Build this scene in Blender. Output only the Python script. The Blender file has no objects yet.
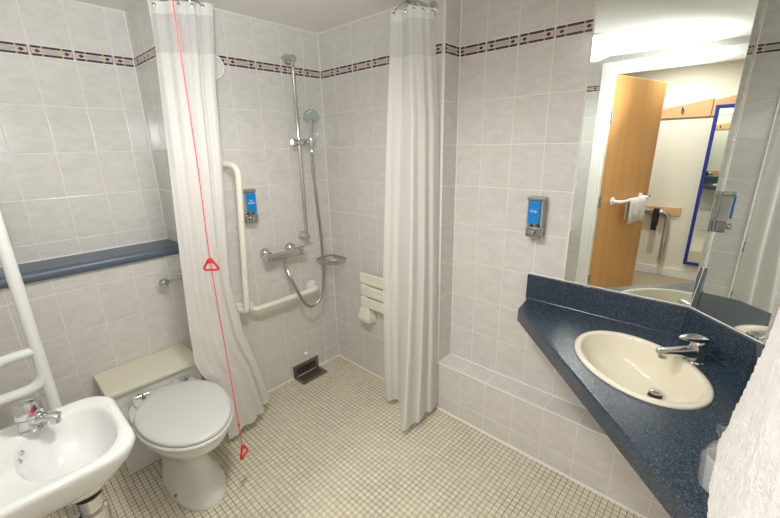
import bpy, bmesh, math, random
from mathutils import Vector, Matrix, noise
random.seed(4)
SC = bpy.context.scene
COL = SC.collection
PI = math.pi
V = Vector

# ------------------------------------------------------------------ node helpers
class G:
    def __init__(self, name):
        self.mat = bpy.data.materials.new(name); self.mat.use_nodes = True
        self.n = self.mat.node_tree.nodes; self.l = self.mat.node_tree.links
        self.b = self.n['Principled BSDF']; self.out = self.n['Material Output']
    def put(self, sock, v):
        if isinstance(v, bpy.types.NodeSocket): self.l.new(v, sock)
        else:
            if isinstance(v, tuple) and len(v) == 3 and sock.type == 'RGBA': v = (*v, 1)
            sock.default_value = v
    def m(self, op, a, b=None, c=None):
        x = self.n.new('ShaderNodeMath'); x.operation = op
        self.put(x.inputs[0], a)
        if b is not None: self.put(x.inputs[1], b)
        if c is not None: self.put(x.inputs[2], c)
        return x.outputs[0]
    def mix(self, f, a, b):
        x = self.n.new('ShaderNodeMix'); x.data_type = 'RGBA'
        self.put(x.inputs[0], f); self.put(x.inputs[6], a); self.put(x.inputs[7], b)
        return x.outputs[2]
    def step(self, v, a, b, lo=0., hi=1.):
        x = self.n.new('ShaderNodeMapRange'); x.interpolation_type = 'SMOOTHSTEP'
        self.put(x.inputs[0], v); x.inputs[1].default_value = a; x.inputs[2].default_value = b
        x.inputs[3].default_value = lo; x.inputs[4].default_value = hi
        return x.outputs[0]
    def band(self, v, a, b):
        return self.m('MULTIPLY', self.m('GREATER_THAN', v, a), self.m('LESS_THAN', v, b))
    def pos(self):
        g = self.n.new('ShaderNodeNewGeometry'); s = self.n.new('ShaderNodeSeparateXYZ')
        self.l.new(g.outputs['Position'], s.inputs[0]); self.P = g.outputs['Position']
        return s.outputs
    def ob(self):
        t = self.n.new('ShaderNodeTexCoord'); return t.outputs['Object']
    def scale(self, vec, s):
        x = self.n.new('ShaderNodeMapping'); self.l.new(vec, x.inputs[0]); x.inputs['Scale'].default_value = s
        return x.outputs[0]
    def noise(self, vec, scale, detail=3., rough=.5):
        x = self.n.new('ShaderNodeTexNoise'); self.l.new(vec, x.inputs['Vector'])
        x.inputs['Scale'].default_value = scale; x.inputs['Detail'].default_value = detail
        x.inputs['Roughness'].default_value = rough
        return x.outputs[0]
    def bump(self, h, dist=.001, strength=1.):
        x = self.n.new('ShaderNodeBump'); self.l.new(h, x.inputs['Height'])
        x.inputs['Distance'].default_value = dist; x.inputs['Strength'].default_value = strength
        self.l.new(x.outputs[0], self.b.inputs['Normal'])
    def set(self, **k):
        for a, v in k.items():
            nm = {'color': 'Base Color', 'rough': 'Roughness', 'metal': 'Metallic', 'spec': 'Specular IOR Level',
                  'alpha': 'Alpha', 'trans': 'Transmission Weight', 'ior': 'IOR', 'coat': 'Coat Weight',
                  'emit': 'Emission Color', 'es': 'Emission Strength', 'sheen': 'Sheen Weight'}[a]
            self.put(self.b.inputs[nm], v)
        return self.mat

def plain(name, color, rough=.4, metal=0., var=.06, nscale=20., **k):
    """principled with a faint procedural variation of tone and gloss"""
    g = G(name); n = g.noise(g.ob(), nscale, 2.)
    d = tuple(c * (1 - var) for c in color); u = tuple(min(1, c * (1 + var)) for c in color)
    return g.set(color=g.mix(n, d, u), rough=g.step(n, .2, .8, rough * .92, min(1, rough * 1.08)), metal=metal, **k)

TW = .152
def tile_mat(name, axis, off, zoff=.1, border=True, vlines=True, pitch=TW, axis2='Z', toprow=1.945):
    g = G(name); xyz = g.pos()
    p = xyz['XYZ'.index(axis)]; z = xyz['XYZ'.index(axis2)]
    un = g.m('DIVIDE', g.m('SUBTRACT', p, off), pitch)
    u = g.m('FRACT', un)
    du = g.m('MULTIPLY', g.m('MINIMUM', u, g.m('SUBTRACT', 1., u)), pitch)
    rowv = g.m('DIVIDE', g.m('SUBTRACT', z, zoff), .2)
    fz = g.m('FRACT', rowv)
    dz = g.m('MULTIPLY', g.m('MINIMUM', fz, g.m('SUBTRACT', 1., fz)), .2)
    if border:
        up = g.m('GREATER_THAN', z, 1.92)
        dt = g.m('ABSOLUTE', g.m('SUBTRACT', z, toprow))
        dz = g.m('ADD', g.m('MULTIPLY', dt, up), g.m('MULTIPLY', dz, g.m('SUBTRACT', 1., up)))
    d = g.m('MINIMUM', du, dz) if vlines else dz
    body = g.step(d, .0014, .0027)
    # soft streaky mottling of the glaze, different on every tile
    tid = g.m('ADD', g.m('MULTIPLY', g.m('FLOOR', un), 7.31), g.m('MULTIPLY', g.m('FLOOR', rowv), 3.17))
    cv = g.n.new('ShaderNodeCombineXYZ'); g.put(cv.inputs[0], g.m('MULTIPLY', p, 12.)); g.put(cv.inputs[1], g.m('MULTIPLY', z, 26.)); g.put(cv.inputs[2], tid)
    n1 = g.noise(cv.outputs[0], 1.3, 5., .62)
    n2 = g.noise(cv.outputs[0], 4.5, 3., .5)
    nn = g.m('ADD', g.m('MULTIPLY', n1, .75), g.m('MULTIPLY', n2, .25))
    t = g.step(nn, .30, .68)
    col = g.mix(t, (.595, .582, .558), (.675, .66, .632))
    grout = (.76, .73, .66)
    if border:
        v = g.m('DIVIDE', g.m('SUBTRACT', z, 1.9), .045)
        inb = g.band(v, 0., 1.)
        lines = g.m('ADD', g.band(v, .04, .25), g.band(v, .75, .96))
        brk = g.m('ADD', g.band(u, .25, .30), g.band(u, .70, .75))
        ends = g.m('ADD', g.band(u, .0, .045), g.band(u, .955, 1.))
        av = g.m('ABSOLUTE', g.m('SUBTRACT', v, .5))
        def dia(c): return g.m('LESS_THAN', g.m('ADD', g.m('DIVIDE', g.m('ABSOLUTE', g.m('SUBTRACT', u, c)), .075), g.m('DIVIDE', av, .17)), 1.)
        ddd = g.m('ADD', dia(.17), dia(.83))
        q = g.m('ADD', g.m('DIVIDE', g.m('ABSOLUTE', g.m('SUBTRACT', u, .5)), .23), g.m('DIVIDE', g.m('POWER', av, 1.4), .1))
        elo = g.m('LESS_THAN', q, 1.1); eli = g.m('LESS_THAN', q, .85)
        bc = g.mix(g.noise(g.P, 260., 2.), (.52, .44, .37), (.64, .575, .50))
        bc = g.mix(elo, bc, (.50, .36, .22))
        bc = g.mix(eli, bc, g.mix(g.step(g.noise(g.P, 420., 2.), .4, .6), (.34, .33, .25), (.62, .58, .5)))
        bc = g.mix(ddd, bc, (.03, .03, .095))
        bc = g.mix(lines, bc, g.mix(brk, (.035, .035, .085), (.48, .28, .14)))
        bc = g.mix(ends, bc, (.42, .32, .25))
        col = g.mix(inb, col, bc)
    g.put(g.b.inputs['Base Color'], g.mix(body, grout, col))
    g.put(g.b.inputs['Roughness'], g.step(body, 0., 1., .55, .16))
    h = g.m('ADD', g.step(d, .0008, .005), g.m('MULTIPLY', n1, .10))
    g.bump(h, .0012, .8)
    g.set(spec=.5)
    return g.mat

def mosaic_mat():
    g = G('floor_mosaic'); x, y, z = g.pos()
    pt = .0242
    un = g.m('DIVIDE', g.m('SUBTRACT', x, .0105), pt); vn = g.m('DIVIDE', g.m('SUBTRACT', y, .004), pt)
    def dist(q):
        f = g.m('FRACT', q); return g.m('MULTIPLY', g.m('MINIMUM', f, g.m('SUBTRACT', 1., f)), pt)
    d = g.m('MINIMUM', dist(un), dist(vn))
    body = g.step(d, .0008, .0018)
    cv = g.n.new('ShaderNodeCombineXYZ'); g.put(cv.inputs[0], g.m('FLOOR', un)); g.put(cv.inputs[1], g.m('FLOOR', vn))
    w = g.n.new('ShaderNodeTexWhiteNoise'); g.l.new(cv.outputs[0], w.inputs[0])
    tone = g.m('ADD', g.m('MULTIPLY', w.outputs[0], .7), g.m('MULTIPLY', g.noise(g.P, 3.), .5))
    col = g.mix(tone, (.60, .55, .43), (.73, .68, .55))
    gr = g.mix(g.step(g.noise(g.P, 4., 3.), .35, .65), (.13, .095, .05), (.30, .25, .16))
    g.put(g.b.inputs['Base Color'], g.mix(body, gr, col))
    g.put(g.b.inputs['Roughness'], g.step(body, 0., 1., .8, .42))
    g.bump(g.step(d, .0005, .003), .0008, .7)
    return g.mat

def laminate_mat():
    g = G('blue_speckled_laminate'); o = g.ob()
    v = g.n.new('ShaderNodeTexVoronoi'); g.l.new(o, v.inputs['Vector']); v.inputs['Scale'].default_value = 520
    s = g.n.new('ShaderNodeSeparateColor'); g.l.new(v.outputs['Color'], s.inputs[0])
    c = g.mix(g.noise(o, 90., 3.), (.022, .038, .062), (.034, .056, .085))
    c = g.mix(g.m('GREATER_THAN', s.outputs[0], .80), c, (.085, .118, .148))
    c = g.mix(g.m('GREATER_THAN', s.outputs[1], .80), c, (.012, .017, .028))
    g.bump(g.noise(o, 900., 2.), .0002, .25)
    return g.set(color=c, rough=.27, spec=.5)

def shelf_mat():
    g = G('slate_blue_laminate'); o = g.ob()
    c = g.mix(g.noise(o, 400., 3.), (.075, .105, .15), (.10, .135, .19))
    return g.set(color=c, rough=.33)

def cloth_mat(name, col, alpha=1., transl=.3, cell=.006):
    g = G(name); x, y, z = g.pos()
    wv = g.n.new('ShaderNodeUVMap')
    s = g.n.new('ShaderNodeSeparateXYZ'); g.l.new(wv.outputs[0], s.inputs[0])
    a = g.m('SINE', g.m('MULTIPLY', s.outputs[0], 2 * PI / cell)); b = g.m('SINE', g.m('MULTIPLY', z, 2 * PI / cell))
    h = g.m('MULTIPLY', a, b)
    n = g.noise(g.P, 15., 3.)
    c = g.mix(n, tuple(k * .97 for k in col), col)
    g.set(color=c, rough=.85, spec=.15)
    g.bump(h, .0006, .5)
    t = g.n.new('ShaderNodeBsdfTranslucent'); g.put(t.inputs[0], c)
    mx = g.n.new('ShaderNodeMixShader'); mx.inputs[0].default_value = transl
    g.l.new(g.b.outputs[0], mx.inputs[1]); g.l.new(t.outputs[0], mx.inputs[2]); o = mx.outputs[0]
    if alpha < 1:
        tr = g.n.new('ShaderNodeBsdfTransparent'); m2 = g.n.new('ShaderNodeMixShader'); m2.inputs[0].default_value = alpha
        g.l.new(tr.outputs[0], m2.inputs[1]); g.l.new(o, m2.inputs[2]); o = m2.outputs[0]
    g.l.new(o, g.out.inputs[0])
    return g.mat

def terry_mat(name='white_terry'):
    g = G(name); o = g.ob()
    h = g.m('ADD', g.noise(o, 330., 3., .7), g.m('MULTIPLY', g.noise(o, 110., 2.), .6))
    g.bump(h, .006, .8)
    return g.set(color=g.mix(g.noise(o, 40.), (.75, .738, .71), (.85, .838, .81)), rough=.95, spec=.1, sheen=.3)

def wood_mat(name, a, b, vert=True, rough=.35):
    g = G(name); o = g.scale(g.ob(), (14., 14., .7) if vert else (.8, 14., 14.))
    n = g.noise(o, 2.2, 5., .6)
    w = g.n.new('ShaderNodeTexWave'); g.l.new(o, w.inputs[0]); w.inputs['Scale'].default_value = .6
    w.inputs['Distortion'].default_value = 6; w.inputs['Detail'].default_value = 3
    t = g.m('ADD', g.m('MULTIPLY', n, .7), g.m('MULTIPLY', w.outputs[1], .3))
    return g.set(color=g.mix(t, a, b), rough=rough)

def glass_mat(name, tint, alpha, rough=.05):
    """thin clear plastic: a see-through sheet with a glossy face"""
    g = G(name)
    n = g.noise(g.ob(), 60.)
    tr = g.n.new('ShaderNodeBsdfTransparent'); g.put(tr.inputs[0], tint)
    g.set(color=tint, rough=g.step(n, .2, .8, rough, rough * 2), spec=.6)
    m2 = g.n.new('ShaderNodeMixShader'); m2.inputs[0].default_value = alpha
    g.l.new(tr.outputs[0], m2.inputs[1]); g.l.new(g.b.outputs[0], m2.inputs[2]); g.l.new(m2.outputs[0], g.out.inputs[0])
    return g.mat

M = {}
M['tA'] = tile_mat('wall_tile_shower', 'Y', -.1219)
M['tD'] = tile_mat('wall_tile_recess', 'Y', -.981)
M['tDl'] = tile_mat('wall_tile_behind_toilet', 'Y', -1.132, border=False)
M['tB'] = tile_mat('wall_tile_seat', 'X', .1343)
M['tC'] = tile_mat('wall_tile_basin', 'X', 1.043)
M['tRx'] = tile_mat('wall_tile_return', 'X', -.005)
M['tRy'] = tile_mat('wall_tile_small_return', 'Y', -.012)
M['tL'] = tile_mat('ledge_tile_front', 'X', 1.053, border=False)
M['tLt'] = tile_mat('ledge_tile_top', 'X', 1.053, border=False, axis2='Y', zoff=-.03)
M['tG'] = tile_mat('wall_tile_side', 'Y', -.12)
M['tH'] = tile_mat('wall_tile_door', 'X', 1.01)
M['mosaic'] = mosaic_mat()
M['lam'] = laminate_mat()
M['shelf'] = shelf_mat()
M['ceil'] = plain('ceiling_paint', (.79, .785, .745), .9, var=.015, nscale=3)
M['paint'] = plain('cream_wall_paint', (.80, .77, .67), .85, var=.02, nscale=4)
M['gloss'] = plain('white_gloss_paint', (.84, .84, .83), .3, var=.02)
M['seal'] = plain('white_sealant', (.78, .765, .72), .45, var=.03)
M['white'] = plain('white_ceramic', (.735, .745, .735), .07, var=.01, coat=.3)
M['pan'] = plain('toilet_ceramic', (.71, .715, .69), .1, var=.01, coat=.3)
M['seatp'] = plain('white_plastic_lid', (.635, .64, .615), .32, var=.01)
M['cream'] = plain('cream_ceramic', (.79, .745, .61), .1, var=.01, coat=.3)
M['creamp'] = plain('cream_plastic', (.81, .785, .69), .3, var=.02)
M['lid'] = plain('cream_board', (.72, .69, .56), .35, var=.02)
M['tube'] = plain('white_coated_tube', (.79, .81, .80), .25, var=.01)
M['chrome'] = plain('chrome', (.66, .66, .66), .07, 1., var=.04)
M['satin'] = plain('satin_steel', (.44, .44, .43), .25, 1., var=.05)
M['hose'] = plain('metal_hose', (.44, .44, .43), .36, 1., var=.08, nscale=300)
M['bronze'] = plain('dull_bronze', (.27, .24, .20), .4, .7, var=.12)
M['black'] = plain('black_rubber', (.012, .012, .012), .45, var=.2)
M['dark'] = plain('dark_gap', (.01, .01, .01), .9, var=.1)
M['head'] = plain('shower_face_plastic', (.37, .45, .42), .4, var=.08, nscale=200)
M['red'] = plain('red_plastic', (.70, .015, .03), .35, var=.08)
M['cordm'] = plain('red_cord', (.86, .10, .12), .7, var=.05)
M['blue'] = plain('blue_label', (.0, .22, .62), .35, var=.08, nscale=90)
M['bluef'] = plain('blue_frame', (.012, .03, .30), .35, var=.05)
M['wtext'] = plain('white_print', (.85, .87, .9), .5, var=.02)
M['oak'] = wood_mat('oak_veneer', (.56, .28, .085), (.70, .38, .13))
M['oak2'] = wood_mat('beech_board', (.60, .34, .16), (.72, .44, .22), False)
M['carpet'] = plain('beige_carpet', (.40, .34, .25), .95, var=.15, nscale=300)
M['curtain'] = cloth_mat('white_waffle_curtain', (.845, .84, .81), 1., .33)
M['sheer'] = cloth_mat('sheer_curtain_mesh', (.88, .88, .865), .84, .45, .003)
M['header'] = cloth_mat('curtain_header_band', (.90, .90, .88), .97, .3, .003)
M['terry'] = terry_mat()
M['clear'] = glass_mat('clear_plastic', (.86, .87, .86), .34)
M['wrap'] = glass_mat('clear_wrap', (.96, .965, .97), .15, .05)
M['darkc'] = plain('black_cloth', (.02, .02, .022), .9, var=.1)
def mirror_mat():
    g = G('mirror_silver'); n = g.noise(g.ob(), 8.)
    return g.set(color=g.mix(n, (.86, .90, .87), (.87, .91, .88)), rough=0., metal=1.)
M['mirror'] = mirror_mat()
def lamp_mat(name, col, s):
    g = G(name); n = g.noise(g.ob(), 30.)
    return g.set(color=col, emit=g.mix(n, col, tuple(min(1, c * 1.05) for c in col)), es=s)
M['lamp'] = lamp_mat('lamp_diffuser', (1., .92, .76), 6.)

# ------------------------------------------------------------------ mesh helpers
ORG = {}
def tag(o, label, cat=None, group=None, kind=None):
    o['label'] = label
    if cat: o['category'] = cat
    if group: o['group'] = group
    if kind: o['kind'] = kind
    return o
def thing(name, label, cat, loc=(0, 0, 0), group=None, kind=None):
    o = bpy.data.objects.new(name, None); COL.objects.link(o); o.location = loc
    o.empty_display_size = .05; ORG[o] = V(loc)
    return tag(o, label, cat, group, kind)

class MB:
    def __init__(self): self.bm = bmesh.new(); self.uv = None
    def face(self, pts, m=0):
        f = self.bm.faces.new([self.bm.verts.new(p) for p in pts]); f.material_index = m; return f
    def box(self, x0, x1, y0, y1, z0, z1, m=0, **fm):
        b = self.bm
        v = [b.verts.new((x, y, z)) for z in (z0, z1) for y in (y0, y1) for x in (x0, x1)]
        for key, idx in (('zn', (0, 2, 3, 1)), ('zp', (4, 5, 7, 6)), ('yn', (0, 1, 5, 4)), ('yp', (2, 6, 7, 3)), ('xn', (0, 4, 6, 2)), ('xp', (1, 3, 7, 5))):
            f = b.faces.new([v[i] for i in idx]); f.material_index = fm.get(key, m)
        return self
    def prism(self, poly, z0, z1, m=0, mats=None, cap=None):
        b = self.bm; n = len(poly)
        lo = [b.verts.new((*p[:2], z0)) for p in poly]; hi = [b.verts.new((*p[:2], z1)) for p in poly]
        for i in range(n):
            j = (i + 1) % n
            f = b.faces.new((lo[i], lo[j], hi[j], hi[i])); f.material_index = mats[i] if mats else m
        for q in (hi, lo[::-1]):
            f = b.faces.new(q); f.material_index = m if cap is None else cap
        return self
    def loft(self, rings, m=0, cap0=True, cap1=True, closed=True, ms=None):
        b = self.bm; R = [[b.verts.new(p) for p in r] for r in rings]; n = len(R[0])
        for k in range(len(R) - 1):
            for i in range(n if closed else n - 1):
                j = (i + 1) % n
                f = b.faces.new((R[k][i], R[k][j], R[k + 1][j], R[k + 1][i])); f.material_index = ms[k] if ms else m
        if cap0: b.faces.new(R[0][::-1]).material_index = ms[0] if ms else m
        if cap1: b.faces.new(R[-1]).material_index = ms[-1] if ms else m
        return self
    def tube(self, pts, r, n=14, m=0, caps=True, flat=1.):
        pts = [V(p) for p in pts]; q = [pts[0]]
        for p in pts[1:]:
            if (p - q[-1]).length > 1e-5: q.append(p)
        pts = q; K = len(pts); rs = r if isinstance(r, (list, tuple)) else [r] * K
        T = [((pts[min(i + 1, K - 1)] - pts[max(i - 1, 0)]).normalized()) for i in range(K)]
        up = V((0, 0, 1)) if abs(T[0].z) < .9 else V((1, 0, 0))
        A = (up - T[0] * up.dot(T[0])).normalized(); rings = []
        for i in range(K):
            A = (A - T[i] * A.dot(T[i])).normalized(); B = T[i].cross(A)
            rr = rs[min(i, len(rs) - 1)]
            rings.append([pts[i] + A * (rr * flat * math.cos(2 * PI * k / n)) + B * (rr * math.sin(2 * PI * k / n)) for k in range(n)])
        return self.loft(rings, m, caps, caps)
    def lathe(self, prof, at=(0, 0, 0), axis=(0, 0, 1), n=28, m=0, sx=1., sy=1.):
        ax = V(axis).normalized(); a = V((1, 0, 0)) if abs(ax.x) < .9 else V((0, 1, 0))
        A = (a - ax * a.dot(ax)).normalized(); B = ax.cross(A); at = V(at)
        return self.loft([[at + ax * z + A * (max(r, 1e-4) * sx * math.cos(2 * PI * k / n)) + B * (max(r, 1e-4) * sy * math.sin(2 * PI * k / n)) for k in range(n)] for r, z in prof], m)
    def build(self, name, mats, parent=None, smooth=35, label=None, bevel=None, solid=None, sub=0, fix=True):
        b = self.bm
        if fix: bmesh.ops.recalc_face_normals(b, faces=b.faces)
        if parent is not None: org = ORG[parent]
        else:
            c = [v.co for v in b.verts]
            org = V(((min(p.x for p in c) + max(p.x for p in c)) / 2, (min(p.y for p in c) + max(p.y for p in c)) / 2, min(p.z for p in c)))
        for v in b.verts: v.co -= org
        me = bpy.data.meshes.new(name); b.to_mesh(me); b.free()
        for mm in (mats if isinstance(mats, (list, tuple)) else [mats]): me.materials.append(mm)
        o = bpy.data.objects.new(name, me); COL.objects.link(o); ORG[o] = org
        if parent is not None: o.parent = parent
        else: o.location = org
        if smooth:
            me.polygons.foreach_set('use_smooth', [True] * len(me.polygons))
            if smooth < 180: me.set_sharp_from_angle(angle=math.radians(smooth))
        if solid:
            s = o.modifiers.new('thick', 'SOLIDIFY'); s.thickness = solid; s.offset = 0
        if bevel:
            w = o.modifiers.new('edge', 'BEVEL'); w.width = bevel; w.segments = 3; w.limit_method = 'ANGLE'; w.angle_limit = math.radians(50)
            w.harden_normals = True
        if sub:
            w = o.modifiers.new('sub', 'SUBSURF'); w.levels = sub; w.render_levels = sub
        if label: o['label'] = label
        return o

def bend(pts, r, n=6):
    """polyline with its corners rounded to radius r"""
    pts = [V(p) for p in pts]; out = [pts[0]]
    for i in range(1, len(pts) - 1):
        a, b, c = pts[i - 1], pts[i], pts[i + 1]
        u = (a - b).normalized(); w = (c - b).normalized()
        ang = u.angle(w); t = min(r / math.tan(ang / 2), (a - b).length * .49, (c - b).length * .49)
        p0, p1 = b + u * t, b + w * t
        for k in range(n + 1):
            s = k / n; out.append((p0 * (1 - s) + b * s) * (1 - s) + (b * (1 - s) + p1 * s) * s)
    out.append(pts[-1]); return out
def catmull(P, n=8):
    P = [V(p) for p in P]; out = []
    for i in range(len(P) - 1):
        a, b, c, d = P[max(i - 1, 0)], P[i], P[i + 1], P[min(i + 2, len(P) - 1)]
        for k in range(n):
            t = k / n
            out.append(.5 * ((2 * b) + (c - a) * t + (2 * a - 5 * b + 4 * c - d) * t * t + (3 * b - a - 3 * c + d) * t ** 3))
    out.append(P[-1]); return out
def lerp_tab(tab, x):
    if x <= tab[0][0]: return V(tab[0][1])
    for (a, p), (b, q) in zip(tab, tab[1:]):
        if x <= b:
            return V(p).lerp(V(q), (x - a) / (b - a))
    return V(tab[-1][1])
def structure(o, label, cat): return tag(o, label, cat, kind='structure')

# ------------------------------------------------------------------ room shell
HC = 2.146                      # bathroom ceiling
YH = -1.79                      # door wall
XG = 2.145                      # side wall with the towel
HB = 2.42                       # bedroom ceiling
mb = MB()
mb.box(-.5, 0, -.8955, .4, 0, HB, 0, xp=1, yn=2)
structure(mb.build('wall_left', [M['seal'], M['tA'], M['tRx']], smooth=0), 'grey tiled shower wall with border strip, carrying the chrome riser rail', 'wall')
mb = MB().box(-.5, -.34, YH - .12, -.8955, .975, HB, 0, xp=1)
structure(mb.build('wall_left_recess', [M['seal'], M['tD']], smooth=0), 'grey tiled recessed wall with border strip above the blue shelf', 'wall')
mb = MB().box(-.5, -.155, YH - .12, -.8955, 0, .975, 0, xp=1)
structure(mb.build('wall_left_lower', [M['seal'], M['tDl']], smooth=0), 'plain grey tiled lower wall behind the toilet, under the blue shelf', 'wall')
mb = MB()
mb.box(0, .9038, 0, .4, 0, HB, 0, yn=1, xp=2)
mb.box(.9038, 2.3, .1286, .4, 0, HB, 0, yn=3)
mb.box(.9038, 2.3, 0, .1286, 0, .3036, 0, yn=4, zp=5)
structure(mb.build('wall_back', [M['seal'], M['tB'], M['tRy'], M['tC'], M['tL'], M['tLt']], smooth=0), 'grey tiled wall with low boxed ledge, behind the blue counter and the shower seat', 'wall')
mb = MB()
mb.box(XG, 2.3, YH, .1286, 0, HB, 0, xn=1)
structure(mb.build('wall_right', [M['seal'], M['tG']], smooth=0), 'tiled side wall behind the hanging white bath towel', 'wall')
mb = MB().prism([(1.948, .1286), (XG, -.0684), (XG, .1286)], 0, HC, 0)
structure(mb.build('wall_corner', [M['tG']], smooth=0), 'boxed-in corner behind the angled mirror', 'wall')
mb = MB()
mb.box(-.5, 1.09, YH - .12, YH, 0, HB, 0, yp=1)
mb.box(1.95, 2.3, YH - .12, YH, 0, HB, 0, yp=1)
mb.box(1.09, 1.95, YH - .12, YH, 2.045, HB, 0, yp=1)
structure(mb.build('wall_front', [M['paint'], M['tH']], smooth=0), 'tiled wall with the doorway, seen in the mirror', 'wall')
mb = MB().box(-.5, 2.3, YH - .06, .4, -.1, 0)
structure(mb.build('floor', [M['mosaic']], smooth=0), 'floor of small cream mosaic tiles with dark grout', 'floor')
mb = MB().box(-.5, 2.3, YH - .001, .4, HC, HC + .05)
structure(mb.build('ceiling', [M['ceil']], smooth=0), 'plain off white painted ceiling of the bathroom', 'ceiling')

# white sealant beads and tile trims
def bead(name, segs, label, w=.006):
    mb = MB()
    for a, b in segs: mb.tube([a, b], w, 8)
    return structure(mb.build(name, [M['seal']]), label, 'trim')
bead('trim_1', [((0, -.8955, 0), (0, 0, 0)), ((0, 0, 0), (.9038, 0, 0)), ((.9038, 0, 0), (2.145, 0, 0)), ((-.155, YH, 0), (-.155, -.8955, 0))], 'white sealant line where floor meets the tiled walls', .007)
bead('trim_2', [((0, 0, 0), (0, 0, HC))], 'white sealant line up the shower corner', .004)
bead('trim_3', [((.9038, -.0005, .3036), (2.145, -.0005, .3036)), ((.9038, .1286, .3036), (2.145, .1286, .3036)), ((.9038, 0, .3036), (.9038, .1286, .3036))], 'white edge lines of the low tiled ledge', .0045)
bead('trim_4', [((.9038, 0, .3036), (.9038, 0, HC)), ((.9038, .1286, .3036), (.9038, .1286, HC))], 'white edge trims beside the right curtain', .0045)
bead('trim_5', [((0, -.8955, 1.02), (0, -.8955, HC)), ((-.34, -.8955, 1.02), (-.34, -.8955, HC)), ((-.34, YH, 1.022), (-.34, -.8955, 1.022))], 'white edge trims of the recess above the blue shelf', .0045)
bead('trim_6', [((0, -.8955, HC), (0, 0, HC)), ((0, 0, HC), (.9038, 0, HC)), ((-.34, YH, HC), (-.34, -.8955, HC))], 'pale line where ceiling meets the tiles', .005)
bead('trim_7', [((1.49, .1276, .91), (1.49, .1276, HC))], 'narrow pale tile trim up the mirror edge', .004)

# ------------------------------------------------------------------ lobby beyond the door (seen in the mirror)
mb = MB().box(-.8, 3.5, -3.5, YH - .06, -.1, -.002)
structure(mb.build('floor_lobby', [M['carpet']], smooth=0), 'beige carpet floor beyond the doorway', 'floor')
mb = MB().box(-.8, 3.5, -3.6, -3.39, 0, HB)
structure(mb.build('wall_lobby', [M['paint']], smooth=0), 'cream painted wall beyond the doorway', 'wall')
mb = MB().box(-.9, -.8, -3.6, YH - .12, 0, HB)
structure(mb.build('wall_lobby_left', [M['paint']], smooth=0), 'cream painted end wall of the lobby on the door hinge side', 'wall')
mb = MB().box(3.5, 3.6, -3.6, YH - .12, 0, HB); mb.box(2.3, 3.5, YH - .12, YH, 0, HB)
structure(mb.build('wall_lobby_right', [M['paint']], smooth=0), 'cream painted end wall of the lobby on the open side', 'wall')
mb = MB().box(-.9, 3.6, -3.6, YH - .12, HB, HB + .05)
structure(mb.build('ceiling_lobby', [M['ceil']], smooth=0), 'white ceiling of the lobby beyond the doorway', 'ceiling')
mb = MB().box(-.8, 3.5, -3.39, -3.375, 0, .1)
structure(mb.build('baseboard_lobby', [M['gloss']], smooth=0, bevel=.004), 'white skirting board along the cream lobby wall', 'baseboard')

# door: frame, leaf, hinges, lever
d = thing('door_1', 'open oak door leaf in a white frame, seen in the mirror', 'door', (1.09, YH, 0), kind='structure')
mb = MB()
mb.box(1.025, 1.10, YH, YH + .02, 0, 2.10); mb.box(1.94, 2.015, YH, YH + .02, 0, 2.10); mb.box(1.10, 1.94, YH, YH + .02, 2.035, 2.10)
mb.box(1.09, 1.115, YH - .12, YH, 0, 2.045); mb.box(1.925, 1.95, YH - .12, YH, 0, 2.045); mb.box(1.115, 1.925, YH - .12, YH, 2.025, 2.045)
mb.box(1.025, 1.10, YH - .14, YH - .12, 0, 2.10); mb.box(1.94, 2.015, YH - .14, YH - .12, 0, 2.10); mb.box(1.10, 1.94, YH - .14, YH - .12, 2.035, 2.10)
mb.build('door_frame', [M['gloss']], d, 0, bevel=.003)
DD = V((math.sin(math.radians(14)), -math.cos(math.radians(14)), 0)); DN = V((DD.y * -1, DD.x, 0)); DH = V((1.118, YH - .06, 0))   # leaf direction, face normal, hinge foot
def leaf(mb, s0, s1, t0, t1, z0, z1, m=0):
    P = [DH + DD * s + DN * t for s, t in ((s0, t0), (s1, t0), (s1, t1), (s0, t1))]
    return mb.prism([(p.x, p.y) for p in P], z0, z1, m)
lf = leaf(MB(), 0, .90, -.044, 0, .01, 2.02).build('door_leaf', [M['oak']], d, 0, bevel=.002, label='orange oak veneer leaf')
for z in (.27, 1.0, 1.70):
    mb = MB(); leaf(mb, -.012, .012, -.002, .006, z - .05, z + .05)
    p = DH + DN * .008; mb.tube([(p.x, p.y, z - .05), (p.x, p.y, z + .05)], .007, 10)
    mb.build('hinge', [M['satin']], d)
mb = MB(); p = DH + DD * .835
mb.lathe([(.026, 0), (.026, .006), (.009, .01), (.009, .05)], (p.x, p.y, .985), DN, 20)
q = p + DN * .05; e = q - DD * .11
mb.tube([(q.x, q.y, .985), (e.x, e.y, .985)], .009, 10)
mb.build('lever_handle', [M['satin']], d)
# white rail on the leaf with a hand towel
t = thing('grab_rail', 'white grab rail fixed across the oak door, towel over it', 'grab rail', tuple(DH + V((0, 0, .98))))
a = DH + DD * .22; b2 = DH + DD * .74
zR = .985
pth = bend([a + V((0, 0, zR)), a + DN * .075 + V((0, 0, zR)), b2 + DN * .075 + V((0, 0, zR)), b2 + V((0, 0, zR))], .035)
MB().tube(pth, .0145, 14).build('rail_tube', [M['tube']], t)
for p in (a, b2): MB().lathe([(.036, 0), (.036, .006), (.02, .012)], (p.x, p.y, zR), DN).build('wall_flange', [M['tube']], t)
mb = MB()
rows = []
for i in range(13):
    f = i / 12; s = .36 + f * .30; wob = .006 * math.sin(f * 17)
    col = []
    for k, (off, z) in enumerate([(.058, .80 + .03 * f), (.056, .9), (.058, .965), (.068, .998), (.078, 1.003), (.09, .995), (.096, .95), (.099, .88), (.10, .78 - .012 * math.sin(f * 9))]):
        p = DH + DD * (s + (.012 * (1 - f) - .006) * (4 - k) * .3) + DN * (off + wob * (1 if k > 4 else .3)); col.append((p.x, p.y, z))
    rows.append(col)
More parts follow.
